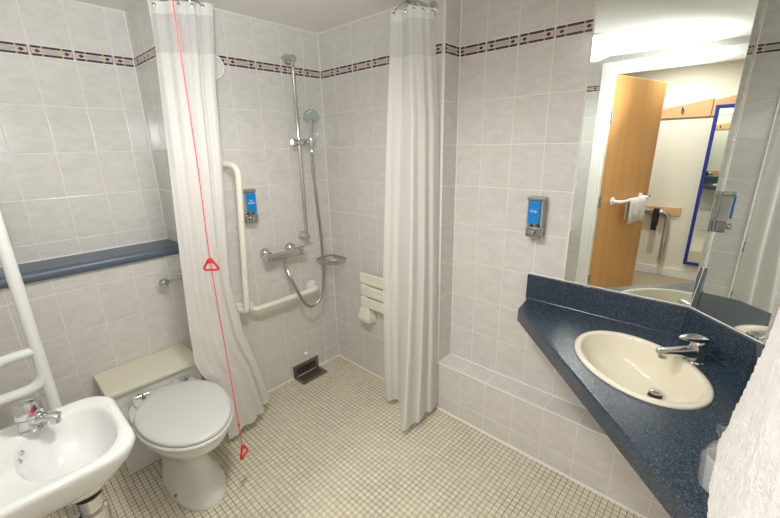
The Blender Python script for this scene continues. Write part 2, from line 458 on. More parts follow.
mb.loft(rows, 0, False, False, closed=False)
tag(mb.build('hand_towel', [M['terry']], smooth=180, solid=.008), 'small white hand towel folded over the door grab rail', 'towel')

# boards, rail and mirror on the lobby wall
YW = -3.39
mb = MB(); poly = [(.95, 1.73), (1.655, 1.735), (1.655, 1.905), (.95, 1.775)]
mb.loft([[(x, YW + .022, z) for x, z in poly], [(x, YW, z) for x, z in poly]])
poly = [(1.662, 1.735), (2.35, 1.74), (2.35, 2.02), (1.662, 1.885)]
mb.loft([[(x, YW + .022, z) for x, z in poly], [(x, YW, z) for x, z in poly]])
t = thing('coat_rack', 'tapered beech coat board high on cream wall, left of blue framed mirror', 'coat rack', (1.3, YW, 1.73))
mb.build('board', [M['oak2']], t, 0, bevel=.002)
for x in (1.42, 1.05):
    mb = MB(); mb.tube(bend([(x, YW + .02, 1.80), (x, YW + .06, 1.80), (x, YW + .075, 1.835)], .015), .008, 8); mb.lathe([(.017, 0), (.017, .006)], (x, YW + .022, 1.80), (0, 1, 0), 16)
    mb.build('coat_hook', [M['satin']], t)
mb = MB().box(.9, 1.572, YW, YW + .02, .70, .79)
tag(mb.build('wall_board', [M['oak2']], smooth=0, bevel=.002), 'low horizontal beech board behind the chrome rail on cream wall', 'wall board')
t = thing('hoist_rail', 'chrome tube rail bending down in front of low beech board', 'rail', (1.4, YW, .15))
mb = MB(); mb.tube(bend([(1.05, YW + .06, .74), (1.475, YW + .06, .74), (1.475, YW + .06, .18), (1.475, YW, .18)], .08, 8), .028, 16)
mb.build('rail_tube', [M['chrome']], t)
MB().lathe([(.036, 0), (.036, .006)], (1.475, YW, .18), (0, 1, 0)).build('wall_flange', [M['chrome']], t)
mb = MB(); mb.box(1.33, 1.385, YW + .088, YW + .096, .53, .755); mb.box(1.33, 1.385, YW + .026, YW + .096, .763, .771); mb.box(1.33, 1.385, YW + .026, YW + .034, .58, .771)
tag(mb.build('black_strap', [M['darkc']], smooth=0, bevel=.003), 'black cloth strap hanging over the chrome tube rail', 'strap')
t = thing('long_mirror', 'tall mirror with bright blue frame on the cream wall', 'mirror', (2.0, YW, .18))
X0, X1, Z0, Z1 = 1.685, 2.32, .18, 1.835
mb = MB(); fw = .032
mb.box(X0, X0 + fw, YW + .023, YW + .053, Z0, Z1); mb.box(X1 - fw, X1, YW + .023, YW + .053, Z0, Z1); mb.box(X0 + fw, X1 - fw, YW + .023, YW + .053, Z0, Z0 + fw); mb.box(X0 + fw, X1 - fw, YW + .023, YW + .053, Z1 - fw, Z1)
mb.build('mirror_frame', [M['bluef']], t, 0, bevel=.003)
MB().box(X0 + fw, X1 - fw, YW + .025, YW + .035, Z0 + fw, Z1 - fw).build('mirror_glass', [M['mirror']], t, 0)

# ------------------------------------------------------------------ recess shelf
mb = MB(); prof = [(-.34, .975), (-.135, .975), (-.128, .983), (-.126, .998), (-.130, 1.012), (-.14, 1.019), (-.155, 1.0205), (-.34, 1.0205)]
mb.loft([[(x, y, z) for x, z in prof] for y in (YH, -.8955)])
tag(mb.build('wall_shelf', [M['shelf']], smooth=50), 'long slate blue laminate shelf in the recess above the toilet', 'shelf')

# ------------------------------------------------------------------ corner counter, basin, tap
EC = V((1.853, -.212, 0)); EU = V((1, -1, 0)).normalized(); EV = V((1, 1, 0)).normalized()
def ell(a, b, z, n=64, c=EC): return [c + EU * (a * math.cos(2 * PI * k / n)) + EV * (b * math.sin(2 * PI * k / n)) + V((0, 0, z)) for k in range(n)]
cn = thing('corner_counter', 'dark blue speckled corner counter holding the cream oval basin', 'counter', (1.85, -.2, .719))
outer = [(1.335, .1286), (1.357, -.028), (XG, -.857), (XG, -.0684), (1.948, .1286)]
bm = bmesh.new(); zt, zb = .785, .719
ring_o = [bm.verts.new((x, y, zt)) for x, y in outer]; ring_i = [bm.verts.new(p) for p in ell(.206, .152, zt)]
ed = [bm.edges.new((r[i], r[(i + 1) % len(r)])) for r in (ring_o, ring_i) for i in range(len(r))]
bmesh.ops.triangle_fill(bm, use_beauty=True, use_dissolve=False, edges=ed)
top = list(bm.faces); vm = {}
for v in ring_o + ring_i: vm[v] = bm.verts.new((v.co.x, v.co.y, zb))
for f in top: bm.faces.new([vm[v] for v in reversed(f.verts)])
for r in (ring_o, ring_i):
    for i in range(len(r)):
        a, b = r[i], r[(i + 1) % len(r)]; bm.faces.new((a, b, vm[b], vm[a]))
mb = MB(); mb.bm.free(); mb.bm = bm
mb.build('worktop', [M['lam']], cn, 40, bevel=.008)
MB().prism([(1.332, .1286), (1.332, .1086), (1.9397, .1086), (1.948, .1286)], .784, .905).build('backsplash', [M['lam']], cn, 0, bevel=.002)
MB().prism([(1.948, .1286), (1.9397, .1086), (2.125, -.0767), (XG, -.0684)], .784, .905).build('backsplash', [M['lam']], cn, 0, bevel=.002)
MB().prism([(XG, -.0684), (2.125, -.0767), (2.125, -.785), (XG, -.785)], .784, .905).build('backsplash', [M['lam']], cn, 0, bevel=.002)
mb = MB(); mb.tube([(1.332, .1246, .9065), (1.9455, .1246, .9065), (2.1425, -.0725, .9065)], .0032, 8)
structure(mb.build('trim_8', [M['seal']]), 'cream sealant line between mirror and blue upstand', 'trim')

mb = MB(); mb.tube([(1.334, .1075, .786), (1.9393, .1075, .786), (2.124, -.0772, .786), (2.124, -.785, .786)], .0042, 10)
mb.build('cove_joint', [M['lam']], cn)
bs = thing('vanity_basin', 'cream oval basin set into the blue corner counter', 'basin', (1.851, -.211, .64))
DC = V((1.916, -.158, 0))
rings = []
for a, b, z, w in [(.230, .174, .7855, 0), (.230, .174, .790, 0), (.2275, .1715, .793, 0), (.222, .166, .7942, 0), (.213, .157, .7942, 0), (.2085, .1525, .792, 0), (.2055, .1495, .785, 0),
                   (.196, .142, .750, .05), (.179, .130, .715, .15), (.152, .110, .685, .35), (.105, .08, .668, .6), (.06, .052, .661, .9), (.022, .022, .657, 1.)]:
    c = EC.lerp(DC, w); rings.append(ell(a, b, z, 72, c))
mb = MB(); mb.loft(rings, 0, False, False)
under = [ell(a, b, z, 72, EC.lerp(DC, w)) for a, b, z, w in [(.230, .174, .7855, 0), (.205, .151, .7855, 0), (.201, .148, .74, .05), (.165, .123, .69, .25), (.10, .08, .655, .7), (.03, .03, .645, 1.)]]
mb.loft(under, 0, False, False)
mb.build('bowl', [M['cream']], bs, 60)
mb = MB(); mb.lathe([(.0225, .655), (.024, .660), (.022, .6625), (.017, .660), (.016, .65)], DC, n=28)
mb.build('drain_ring', [M['chrome']], bs)
mb = MB(); mb.lathe([(.0205, .659), (.0205, .672), (.012, .674)], DC, n=28); mb.build('drain_seal', [M['black']], bs)
mb = MB(); mb.lathe([(.0175, .673), (.0195, .676), (.019, .680), (.012, .683), (.002, .684)], DC, n=28); mb.build('plug_cap', [M['chrome']], bs)

tp = thing('basin_tap', 'chrome mixer tap on the blue corner counter, behind the oval basin', 'tap', (1.994, -.068, .785))
TB = V((1.994, -.068, 0)); TD = V((-1, -1, 0)).normalized(); TS = V((1, -1, 0)).normalized()
mb = MB(); mb.lathe([(.030, .785), (.030, .789), (.026, .794), (.025, .83), (.026, .848), (.024, .860), (.017, .868)], TB, n=28)
mb.build('body', [M['chrome']], tp)
def slab(mb, st, w):   # st: list of (s, z, halfwidth, halfheight)
    rings = []
    for s, z, hw, hh in st:
        c = TB + TD * s + V((0, 0, z))
        rings.append([c + TS * (hw * math.copysign(abs(math.cos(t)) ** .6, math.cos(t))) + V((0, 0, hh * math.copysign(abs(math.sin(t)) ** .6, math.sin(t)))) for t in [2 * PI * k / 20 for k in range(20)]])
    mb.loft(rings); return mb
slab(MB(), [(-.004, .822, .022, .022), (.03, .824, .021, .018), (.075, .826, .019, .0135), (.112, .828, .018, .011), (.126, .828, .017, .0105), (.132, .828, .013, .008)], 0).build('spout', [M['chrome']], tp, 50)
c = TB + TD * .114
mb = MB(); mb.lathe([(.0125, .828), (.0125, .806), (.009, .804)], c, n=18); mb.build('aerator', [M['satin']], tp)
slab(MB(), [(-.026, .868, .014, .009), (-.020, .869, .022, .013), (.008, .872, .022, .0125), (.036, .875, .018, .009), (.056, .877, .012, .006), (.068, .878, .006, .003)], 0).build('lever', [M['chrome']], tp, 50)
mb = MB(); mb.lathe([(.0035, .785), (.0035, .795), (.006, .797), (.004, .803)], TB - TD * .028 + TS * .0, n=12); mb.build('pull_rod', [M['chrome']], tp)

# mirrors
mb = MB().box(1.494, 1.944, .1226, .1286, .909, 2.12, 1, yn=0)
tag(mb.build('wall_mirror', [M['mirror'], M['seal']], smooth=0), 'large frameless wall mirror above the blue counter, showing the open door', 'mirror')
n2 = V((-1, -1, 0)).normalized() * .006
p1, p2 = V((1.948, .1286, 0)), V((XG - .001, -.0674, 0))
mb = MB().prism([p1 - n2 * -.17, p1 + n2, p2 + n2, p2 + n2 * .17], .909, 2.12, 1, mats=[1, 0, 1, 1])
tag(mb.build('wall_mirror', [M['mirror'], M['seal']], smooth=0), 'narrow angled corner mirror beside the big one, showing a soap dispenser side on', 'mirror')

# ------------------------------------------------------------------ dispensers
def dispenser(label, group):
    # built facing -Y with its back on y = 0, base at z = 0
    r = thing('soap_dispenser', label, 'dispenser', (0, 0, 0), group)
    mb = MB(); mb.box(-.037, .037, -.012, 0, 0, .182); mb.build('back_plate', [M['satin']], r, 0, bevel=.003)
    mb = MB(); mb.box(-.036, .036, -.058, -.012, .168, .182); mb.build('top_cap', [M['satin']], r, 0, bevel=.004)
    for s in (-1, 1):
        mb = MB(); mb.box(s * .028, s * .036, -.05, -.012, .052, .168) if s > 0 else mb.box(-.036, -.028, -.05, -.012, .052, .168)
        mb.build('side_bar', [M['clear']], r, 0, bevel=.002)
    mb = MB(); mb.box(-.027, .027, -.054, -.014, .066, .166); mb.build('bottle', [M['clear']], r, 0, bevel=.006)
    lb = MB(); lb.box(-.026, .026, -.0615, -.0535, .066, .164); lb = lb.build('front_label', [M['blue']], r, 0, bevel=.0008, label='bright blue label')
    mb = MB(); mb.box(-.036, .036, -.05, -.012, .0, .05); mb.build('lower_housing', [M['satin']], r, 0, bevel=.006)
    mb = MB(); mb.lathe([(.011, 0), (.0145, .004), (.0145, .014), (.012, .019), (.004, .020)], (-.004, -.05, .026), (0, -1, 0), 22); mb.build('push_button', [M['chrome']], r)
    mb = MB(); mb.lathe([(.006, .052), (.008, .06), (.008, .068)], (0, -.036, 0), n=14); mb.build('neck', [M['chrome']], r)
    return r, lb
def text_on(parent, lines, size, y, zc, dz):
    for i, s in enumerate(lines):
        cu = bpy.data.curves.new('lettering', 'FONT'); cu.body = s; cu.size = size; cu.align_x = 'CENTER'; cu.align_y = 'CENTER'; cu.extrude = .0003
        to = bpy.data.objects.new('lettering', cu)
        COL.objects.link(to)
        dg = bpy.context.evaluated_depsgraph_get(); me = bpy.data.meshes.new_from_object(to.evaluated_get(dg))
        bpy.data.objects.remove(to)
        me.transform(Matrix.Translation((0, y, zc - i * dz)) @ Matrix.Rotation(PI / 2, 4, 'X'))
        me.materials.clear(); me.materials.append(M['wtext'])
        o = bpy.data.objects.new('lettering', me); COL.objects.link(o); o.parent = parent; ORG[o] = V((0, 0, 0))
        o['label'] = 'small white lettering'
d1, lb1 = dispenser('clear and chrome soap dispenser with blue label, left of the mirror', 'soap dispensers')
text_on(lb1, ['Soap'], .0155, -.0622, .122, .014)
d1.location = (1.35, .1286, 1.092)
d2, lb2 = dispenser('clear and chrome dispenser with blue label in the shower, beside cream vertical rail', 'soap dispensers')
text_on(lb2, ['Hair', '& Body'], .0125, -.0622, .124, .013)
d2.rotation_euler = (0, 0, PI / 2); d2.location = (0, -.575, 1.108)

# ------------------------------------------------------------------ shower fittings on the left wall
rr = thing('shower_rail', 'vertical chrome riser rail on the tiled shower wall', 'shower rail', (.05, -.232, .955))
ry = -.232
MB().tube([(.052, ry, .965), (.052, ry, 1.985)], .0115, 16).build('rail_tube', [M['chrome']], rr)
for z, top in ((1.975, 1), (.968, 0)):
    mb = MB(); mb.lathe([(.029, 0), (.029, .012), (.022, .022), (.018, .06), (.0175, .068), (.010, .072)], (0, ry, z), (1, 0, 0), 24)
    if top: mb.tube([(.055, ry, z), (.058, ry - .045, z - .004), (.06, ry - .075, z - .008)], [.009, .008, .006], 12)
    mb.build('rail_bracket', [M['chrome']], rr)
mb = MB(); mb.tube([(.056, ry - .045, 1.532), (.056, ry + .075, 1.532)], .017, 18); mb.lathe([(.022, 0), (.022, .014), (.018, .02)], (.056, ry - .03, 1.532), (0, -1, 0), 20)
sl = mb.build('slider', [M['chrome']], rr)
mb = MB(); mb.lathe([(.017, 1.505), (.021, 1.53), (.020, 1.556)], (.098, -.178, 0), n=18); mb.tube([(.06, -.178, 1.532), (.095, -.178, 1.532)], .011, 12)
mb.build('handset_cradle', [M['chrome']], sl)

hs = thing('shower_handset', 'hand shower with pale green face and long metal hose looping to the mixer', 'shower handset', (.1, -.165, .5))
hx, hy = .098, -.178
MB().tube([(hx - .004, hy, 1.485), (hx, hy, 1.53), (hx + .012, hy - .002, 1.60), (hx + .028, hy - .004, 1.655)], [.0115, .0135, .0135, .015], 16).build('handle', [M['chrome']], hs)
hc = V((hx + .030, hy - .010, 1.672)); hn = V((.62, -.30, -.78)).normalized()
mb = MB(); mb.lathe([(.016, -.027), (.034, -.018), (.045, -.006), (.0465, .004), (.043, .008)], hc, hn, 30); mb.build('head', [M['chrome']], hs)
mb = MB(); mb.lathe([(.0425, .0075), (.041, .011), (.02, .012), (.002, .0122)], hc, hn, 30); mb.build('spray_face', [M['head']], hs, label='pale grey green spray face')
pts = catmull([(hx - .004, hy, 1.485), (.098, -.182, 1.35), (.110, -.180, 1.195), (.112, -.166, .942), (.112, -.170, .70), (.112, -.198, .575), (.112, -.262, .522), (.112, -.322, .555), (.110, -.365, .64), (.102, -.405, .745), (.072, -.408, .80), (.068, -.412, .835)], 8)
MB().tube(pts, .0088, 10).build('hose', [M['hose']], hs)
for q0, q1 in ((-1, -3), (0, 1)): MB().tube([pts[q0], pts[q1]], .0122, 12).build('hose_nut', [M['chrome']], hs)

mx = thing('shower_mixer', 'chrome thermostatic bar mixer valve on the shower wall', 'shower mixer', (.06, -.4, .84))
mz0, mz1 = .89, .885
MB().tube([(.06, -.50, mz0), (.06, -.31, mz0)], .0235, 20).build('body', [M['chrome']], mx)
for y in (-.53, -.27):
    s = -1 if y < -.4 else 1
    mb = MB(); mb.lathe([(.0245, 0), (.0265, .008), (.0265, .03), (.022, .036), (.01, .038)], (.06, -.502 if s < 0 else -.308, mz0), (0, s, 0), 24)
    if s > 0: mb.tube([(.06, -.285, mz0 + .022), (.062, -.245, mz0 + .028)], .006, 10)
    mb.build('control_knob', [M['chrome']], mx)
for y in (-.50, -.33):
    mb = MB(); mb.lathe([(.034, 0), (.033, .008), (.024, .022), (.016, .028), (.016, .055)], (0, y, mz0 + .018), (1, 0, 0), 24); mb.build('wall_flange', [M['chrome']], mx)
mb = MB(); mb.lathe([(.012, 0), (.012, .03)], (.068, -.412, .872), (0, 0, -1), 14); mb.build('hose_outlet', [M['chrome']], mx)

# corner basket
kb = thing('soap_basket', 'small wire soap basket in the shower corner', 'soap basket', (.05, -.05, .745))
zr = .79; P = [(.004, -.135, zr), (.004, -.004, zr), (.150, -.004, zr)]
front = [(.004 + .146 * math.sin(t), -.135 + .131 * (1 - math.cos(t)), zr) for t in [k * PI / 2 / 10 for k in range(11)]]
mb = MB(); mb.tube(P, .0042, 8); mb.tube(front, .0042, 8); mb.build('rim', [M['satin']], kb)
mb = MB()
for i in range(1, 8):
    f = i / 8; x = .004 + .146 * f; yf = -.135 + .131 * (1 - math.sqrt(max(0, 1 - f * f)))
    mb.tube(bend([(x, -.006, zr), (x, -.006, zr - .035), (x, yf, zr - .035), (x, yf, zr)], .01, 3), .0022, 6)
mb.build('wires', [M['satin']], kb)

# cream L-shaped pair of rails
g1 = thing('grab_rail', 'cream vertical grab rail on the shower wall, next to the left curtain', 'grab rail', (0, -.7, .62))
MB().tube(bend([(0, -.700, 1.43), (.12, -.655, 1.425), (.115, -.708, .625), (0, -.708, .625)], .1, 10), .0165, 16).build('rail_tube', [M['creamp']], g1)
for y, z in ((-.700, 1.43), (-.708, .625)): MB().lathe([(.036, 0), (.036, .006), (.022, .014)], (0, y, z), (1, 0, 0)).build('wall_flange', [M['creamp']], g1)
g2 = thing('grab_rail', 'cream horizontal grab rail on the shower wall below the mixer', 'grab rail', (0, -.42, .6))
MB().tube(bend([(0, -.645, .615), (.075, -.645, .615), (.075, -.195, .615), (0, -.195, .615)], .06, 8), .0165, 16).build('rail_tube', [M['creamp']], g2)
for y in (-.645, -.195): MB().lathe([(.038, 0), (.038, .006), (.022, .014)], (0, y, .615), (1, 0, 0)).build('wall_flange', [M['tube']], g2, label='white end flange')

# round vent, rubber stop, floor gully
v = thing('round_vent', 'round white vent cover high on the shower wall, half behind curtain', 'vent', (0, -.66, 1.885))
mb = MB(); mb.lathe([(.062, 0), (.062, .008), (.055, .016), (.045, .016), (.044, .010)], (0, -.663, 1.887), (1, 0, 0), 32); mb.build('outer_ring', [M['gloss']], v)
mb = MB(); mb.lathe([(.040, .009), (.041, .018), (.034, .023), (.002, .025)], (0, -.663, 1.887), (1, 0, 0), 32); mb.build('centre_disc', [M['gloss']], v)
mb = MB(); mb.lathe([(.013, 0), (.013, .01), (.008, .016)], (0, -.285, .145), (1, 0, 0), 18)
tag(mb.build('wall_stud', [M['gloss']]), 'tiny white round stud on the shower tiles above the floor drain', 'stud')
dr = thing('floor_drain', 'dark metal slotted gully drain at the foot of the shower wall', 'drain', (.05, -.29, 0))
y0, y1 = -.395, -.19
mb = MB()
mb.box(.001, .006, y0, y0 + .022, 0, .088); mb.box(.001, .006, y1 - .022, y1, 0, .088); mb.box(.001, .006, y0 + .022, y1 - .022, .062, .088)
mb.box(0, .115, y0, y0 + .022, .0, .006); mb.box(0, .115, y1 - .022, y1, .0, .006); mb.box(.09, .115, y0 + .022, y1 - .022, .0, .006)
mb.build('frame', [M['bronze']], dr, 0, bevel=.001)
mb = MB(); mb.box(.0005, .002, y0 + .02, y1 - .02, .0, .065); mb.box(.002, .092, y0 + .02, y1 - .02, .0004, .0015); mb.build('sump', [M['dark']], dr, 0)
mb = MB(); N = 9
for i in range(N):
    y = y0 + .03 + (y1 - y0 - .06) * i / (N - 1)
    mb.box(.002, .006, y - .0035, y + .0035, .004, .058)
for i in range(5):
    x = .014 + i * .0165; mb.box(x, x + .007, y0 + .022, y1 - .022, .0015, .006)
mb.build('grate', [M['bronze']], dr, 0)

# folding seat on the back wall
st = thing('shower_bench', 'cream slatted shower seat folded up against the tiles, beside right curtain', 'shower seat', (.5, 0, .40))
for z0, z1 in ((.672, .742), (.590, .662), (.512, .580)):
    mb = MB(); mb.box(.326, .80, -.052, -.030, z0, z1); mb.build('slat', [M['creamp']], st, 0, bevel=.007)
for x0 in (.345, .745): MB().box(x0, x0 + .035, -.048, -.028, .52, .735).build('slat_rail', [M['creamp']], st, 0, bevel=.003)
for x0 in (.312, .72):
    mb = MB()
    q = [[(x0, 0, .515), (x0 + .095, 0, .515), (x0 + .085, -.05, .515), (x0 + .012, -.05, .515)],
         [(x0 - .012, 0, .44), (x0 + .105, 0, .44), (x0 + .095, -.068, .44), (x0, -.068, .44)],
         [(x0 - .010, 0, .41), (x0 + .103, 0, .41), (x0 + .093, -.062, .41), (x0 + .002, -.062, .41)]]
    mb.loft(q); mb.build('hinge_bracket', [M['creamp']], st, 0, bevel=.006)

# ------------------------------------------------------------------ curtains and their rail
ZR = 2.088
cr = thing('curtain_rail', 'chrome shower curtain rail bent around the shower, just under the ceiling', 'curtain rail', (.83, -.85, ZR))
MB().tube(bend([(.835, 0, ZR), (.835, -.86, ZR), (0, -.86, ZR)], .28, 12), .0125, 14).build('rail_tube', [M['chrome']], cr)
for p, ax in (((.835, 0, ZR), (0, -1, 0)), ((0, -.86, ZR), (1, 0, 0))):
    MB().lathe([(.032, 0), (.032, .006), (.018, .016)], p, ax).build('end_flange', [M['chrome']], cr)
for x, y in ((.75, -.78), (.275, -.835)):
    mb = MB(); mb.tube([(x, y, ZR), (x, y, HC)], .008, 12); mb.lathe([(.024, 0), (.024, .006)], (x, y, HC), (0, 0, -1), 20)
    mb.box(x - .024, x + .024, y - .018, y + .018, ZR - .022, ZR + .014)
    mb.build('ceiling_bracket', [M['satin']], cr, 30, bevel=.003)

def curtain(name, label, Ltab, Rtab, folds, amp, zbot, hooks, wr=.006, seed=1, rail=None):
    root = thing(name, label, 'shower curtain', tuple(lerp_tab(Ltab, .04)[:2]) + (.04,), 'shower curtains')
    fp = catmull([V((t, dd, 0)) for t, dd in folds], 10)
    NC = len(fp)
    zs_main = [.0 + k / 70 for k in range(71)]
    def point(i, z, zn):
        L = lerp_tab(Ltab, z); R = lerp_tab(Rtab, z); ch = R - L; nr = V((ch.y, -ch.x, 0)).normalized()
        t, dd = fp[i].x, fp[i].y
        w = wr * math.sin(t * 31 + seed + z * .9) + wr * .7 * noise.noise(V((t * 6, z * 1.7, seed)))
        return L + ch * t + nr * (dd * amp(z) + w * (.35 + .65 * min(1, (2.1 - z)))) + V((0, 0, z))
    def sheet(nm, mat, zlo, zhi, rows):
        mb = MB(); uvs = []
        R = []
        for k in range(rows + 1):
            row = []
            for i in range(NC):
                zl = zlo if zlo > .3 else zbot(fp[i].x)
                z = zl + (zhi - zl) * k / rows
                row.append(mb.bm.verts.new(point(i, z, k / rows)))
            R.append(row)
        uv = mb.bm.loops.layers.uv.new('UVMap')
        arc = [0.]
        for i in range(1, NC): arc.append(arc[-1] + (R[0][i].co - R[0][i - 1].co).length)
        for k in range(rows):
            for i in range(NC - 1):
                f = mb.bm.faces.new((R[k][i], R[k][i + 1], R[k + 1][i + 1], R[k + 1][i]))
                for lp, (a, b) in zip(f.loops, ((i, k), (i + 1, k), (i + 1, k + 1), (i, k + 1))): lp[uv].uv = (arc[a], b / rows)
        return mb.build(nm, [mat], root, 180, fix=False)
    sheet('cloth_panel', M['curtain'], 0, 1.878, 70)
    sheet('mesh_panel', M['sheer'], 1.878, 2.018, 8).__setitem__('label', 'sheer translucent band')
    hd = sheet('header_band', M['header'], 2.018, 2.062, 3)
    for j in hooks:
        i = int(j * (NC - 1)); p = point(i, 2.048, 1); q = V((p.x, p.y, ZR))
        rp = V(rail(p)) if rail else q
        mb = MB(); mb.tube(catmull([p, p.lerp(rp, .4) + V((0, 0, .006)), rp + V((0, 0, -.012))], 4), .0022, 6)
        c = p; nn = (V((2.0, -1.58, p.z)) - p).normalized()
        mb.lathe([(.0045, 0), (.0065, .002), (.0065, .004), (.0045, .005)], p + nn * .001, nn, 14)
        mb.build('curtain_hook', [M['satin']], root)
    return root
lt = [(.04, (.252, -.962, 0)), (.395, (.246, -.99, 0)), (.44, (.242, -1.03, 0)), (.53, (.238, -1.052, 0)), (.70, (.225, -1.046, 0)), (1.03, (.21, -1.024, 0)), (1.58, (.18, -.981, 0)), (2.06, (.16, -.948, 0))]
rt = [(.04, (.148, -.659, 0)), (.37, (.18, -.725, 0)), (.584, (.2, -.783, 0)), (.88, (.22, -.82, 0)), (1.455, (.26, -.794, 0)), (1.74, (.28, -.787, 0)), (2.06, (.30, -.762, 0))]
def zb_left(t): return .035 + .03 * min(1, t / .3) + .07 * max(0, t - .55) + .12 * max(0, t - .8)
curtain('shower_curtain', 'white shower curtain bunched beside the toilet, behind the red cord', lt, rt,
        [(0, 0), (.10, .028), (.22, .02), (.36, .045), (.50, .05), (.56, .03), (.64, .055), (.72, .045), (.76, .0), (.82, .03), (.92, .035), (1, 0)],
        lambda z: .42 + .7 * max(0, (1.2 - z) / 1.2), zb_left, (.08, .35, .6, .85), .004, 2, lambda p: (p.x, -.86, ZR))
lt = [(.04, (.65, -.183, 0)), (.82, (.69, -.216, 0)), (1.48, (.72, -.204, 0)), (2.06, (.75, -.187, 0))]
rt = [(.04, (.915, -.014, 0)), (.97, (.90, -.014, 0)), (1.61, (.90, -.027, 0)), (2.06, (.90, -.078, 0))]
def zb_right(t): return .045 if t > .33 else .05
curtain('shower_curtain', 'white shower curtain hanging in the middle, beside the tiled ledge', lt, rt,
        [(0, 0), (.10, .025), (.2, .012), (.27, .015), (.36, .15), (.44, .245), (.50, .25), (.58, .215), (.66, .185), (.72, .175), (.80, .10), (.88, .085), (.94, .05), (1, 0)],
        lambda z: .22 + .78 * max(0, (1.95 - z) / 1.95) ** 1.3, zb_right, (.06, .3, .5, .72, .95), .004, 5, lambda p: (.835, p.y, ZR))

# ------------------------------------------------------------------ red emergency cord
cd = thing('alarm_cord', 'red emergency pull cord with two red triangles, hanging beside the toilet', 'pull cord', (.587, -1.03, .15))
CX, CY = .587, -1.03
MB().tube(catmull([(CX + .012, CY, HC - .02), (CX, CY, 1.5), (CX - .026, CY, 1.07), (CX - .012, CY, .65), (CX, CY, .25)], 8), .0022, 8).build('cord', [M['cordm']], cd)
mb = MB(); mb.lathe([(.042, 0), (.042, .018), (.03, .026), (.006, .03)], (CX + .012, CY, HC), (0, 0, -1), 26); mb.build('ceiling_switch', [M['gloss']], cd)
def tri(cx, zt, w, h, r, ang, lean=0.):
    u = V((math.cos(ang), math.sin(ang), 0))
    P = [V((cx, CY, zt)), V((cx, CY, zt - h)) - u * w + V((.0, 0, 0)), V((cx, CY, zt - h)) + u * w]
    P = [p + V((lean * (zt - p.z), 0, 0)) for p in P]
    P = [(P[0] + P[1]) / 2] + [P[1], P[2], P[0]] + [(P[0] + P[1]) / 2]
    mb = MB(); mb.tube(bend(P, .008, 4), r, 10)
    mb.tube([V((cx, CY, zt - .004)), V((cx, CY, zt - .022))], [.006, .010], 10)
    return mb
tri(CX - .026, 1.108, .032, .050, .0045, math.radians(45)).build('pull_triangle', [M['red']], cd)
tri(CX, .255, .032, .056, .0046, math.radians(-55), .12).build('pull_triangle', [M['red']], cd)
mb = MB(); mb.lathe([(.001, -.007), (.006, 0), (.001, .007)], (CX - .002, CY, .355), n=12); mb.build('knot', [M['red']], cd)

# ------------------------------------------------------------------ toilet and cistern box
cs = thing('cistern_box', 'low white cistern box with cream lid, behind the toilet', 'cistern', (0, -1.18, 0))
MB().box(-.155, .085, -1.378, -.985, 0, .443).build('body', [M['pan']], cs, 0, bevel=.006)
MB().box(-.153, .105, -1.388, -.975, .443, .463).build('lid', [M['lid']], cs, 0, bevel=.004, label='flat cream lid')
wc = thing('toilet', 'white toilet with closed lid beside the red cord', 'toilet', (.36, -1.175, 0))
TC = -1.172
def egg(x0, x1, hw, z, n=48, sq=2.3, yc=TC, fr=.56):
    """egg outline seen from above: flat-ish back at x0, round tip at x1, widest at fr of the length"""
    out = []; xm = x0 + (x1 - x0) * (1 - fr)
    for k in range(n):
        a = 2 * PI * k / n; c, s = math.cos(a), math.sin(a)
        e = 2 / (2.0 if c > 0 else sq + .9)
        lx = (x1 - xm) if c > 0 else (xm - x0)
        out.append(V((xm + lx * math.copysign(abs(c) ** e, c), yc + hw * math.copysign(abs(s) ** e, s), z)))
    return out
mb = MB()
mb.loft([egg(.15, .555, .115, .0), egg(.15, .557, .116, .012), egg(.145, .547, .110, .026), egg(.115, .508, .092, .07), egg(.085, .475, .083, .13), egg(.085, .475, .085, .18), egg(.085, .50, .105, .235),
         egg(.09, .565, .142, .29), egg(.09, .615, .166, .33), egg(.09, .636, .174, .36), egg(.09, .642, .176, .385), egg(.092, .638, .173, .392)])
mb.build('pan', [M['pan']], wc, 60)
for s in (-1, 1):
    MB().lathe([(.008, -.006), (.008, .004), (.004, .006)], (.40, TC + s * .103, .032), (.2, s, .55), 12).build('floor_screw', [M['satin']], wc)
mb = MB(); mb.loft([egg(.165, .648, .181, .392, sq=1.2), egg(.162, .652, .185, .398, sq=1.2), egg(.164, .650, .183, .407, sq=1.2), egg(.17, .642, .175, .410, sq=1.2)])
mb.build('seat', [M['seatp']], wc, 60)
mb = MB(); mb.loft([egg(.168, .640, .172, .412, sq=1.2), egg(.162, .646, .178, .416, sq=1.2), egg(.162, .646, .178, .424, sq=1.2), egg(.166, .641, .174, .4295, sq=1.2), egg(.18, .625, .162, .432, sq=1.2), egg(.22, .56, .11, .4345, sq=1.2), egg(.32, .45, .04, .435, sq=1.2)])
mb.build('lid', [M['seatp']], wc, 45)
for s in (-1, 1): MB().box(.105, .20, TC + s * .09 - .045, TC + s * .09 + .045, .39, .411).build('hinge_pad', [M['seatp']], wc, 0, bevel=.008)
for s in (-1, 1):
    mb = MB(); y = TC + s * .092
    mb.tube([(.138, y - .026, .418), (.138, y + .026, .418)], .0085, 12); mb.lathe([(.012, .409), (.012, .414), (.008, .421)], (.126, y - .01, 0), n=14); mb.tube([(.138, y, .418), (.172, y, .424)], .007, 8)
    mb.build('seat_hinge', [M['chrome']], wc)

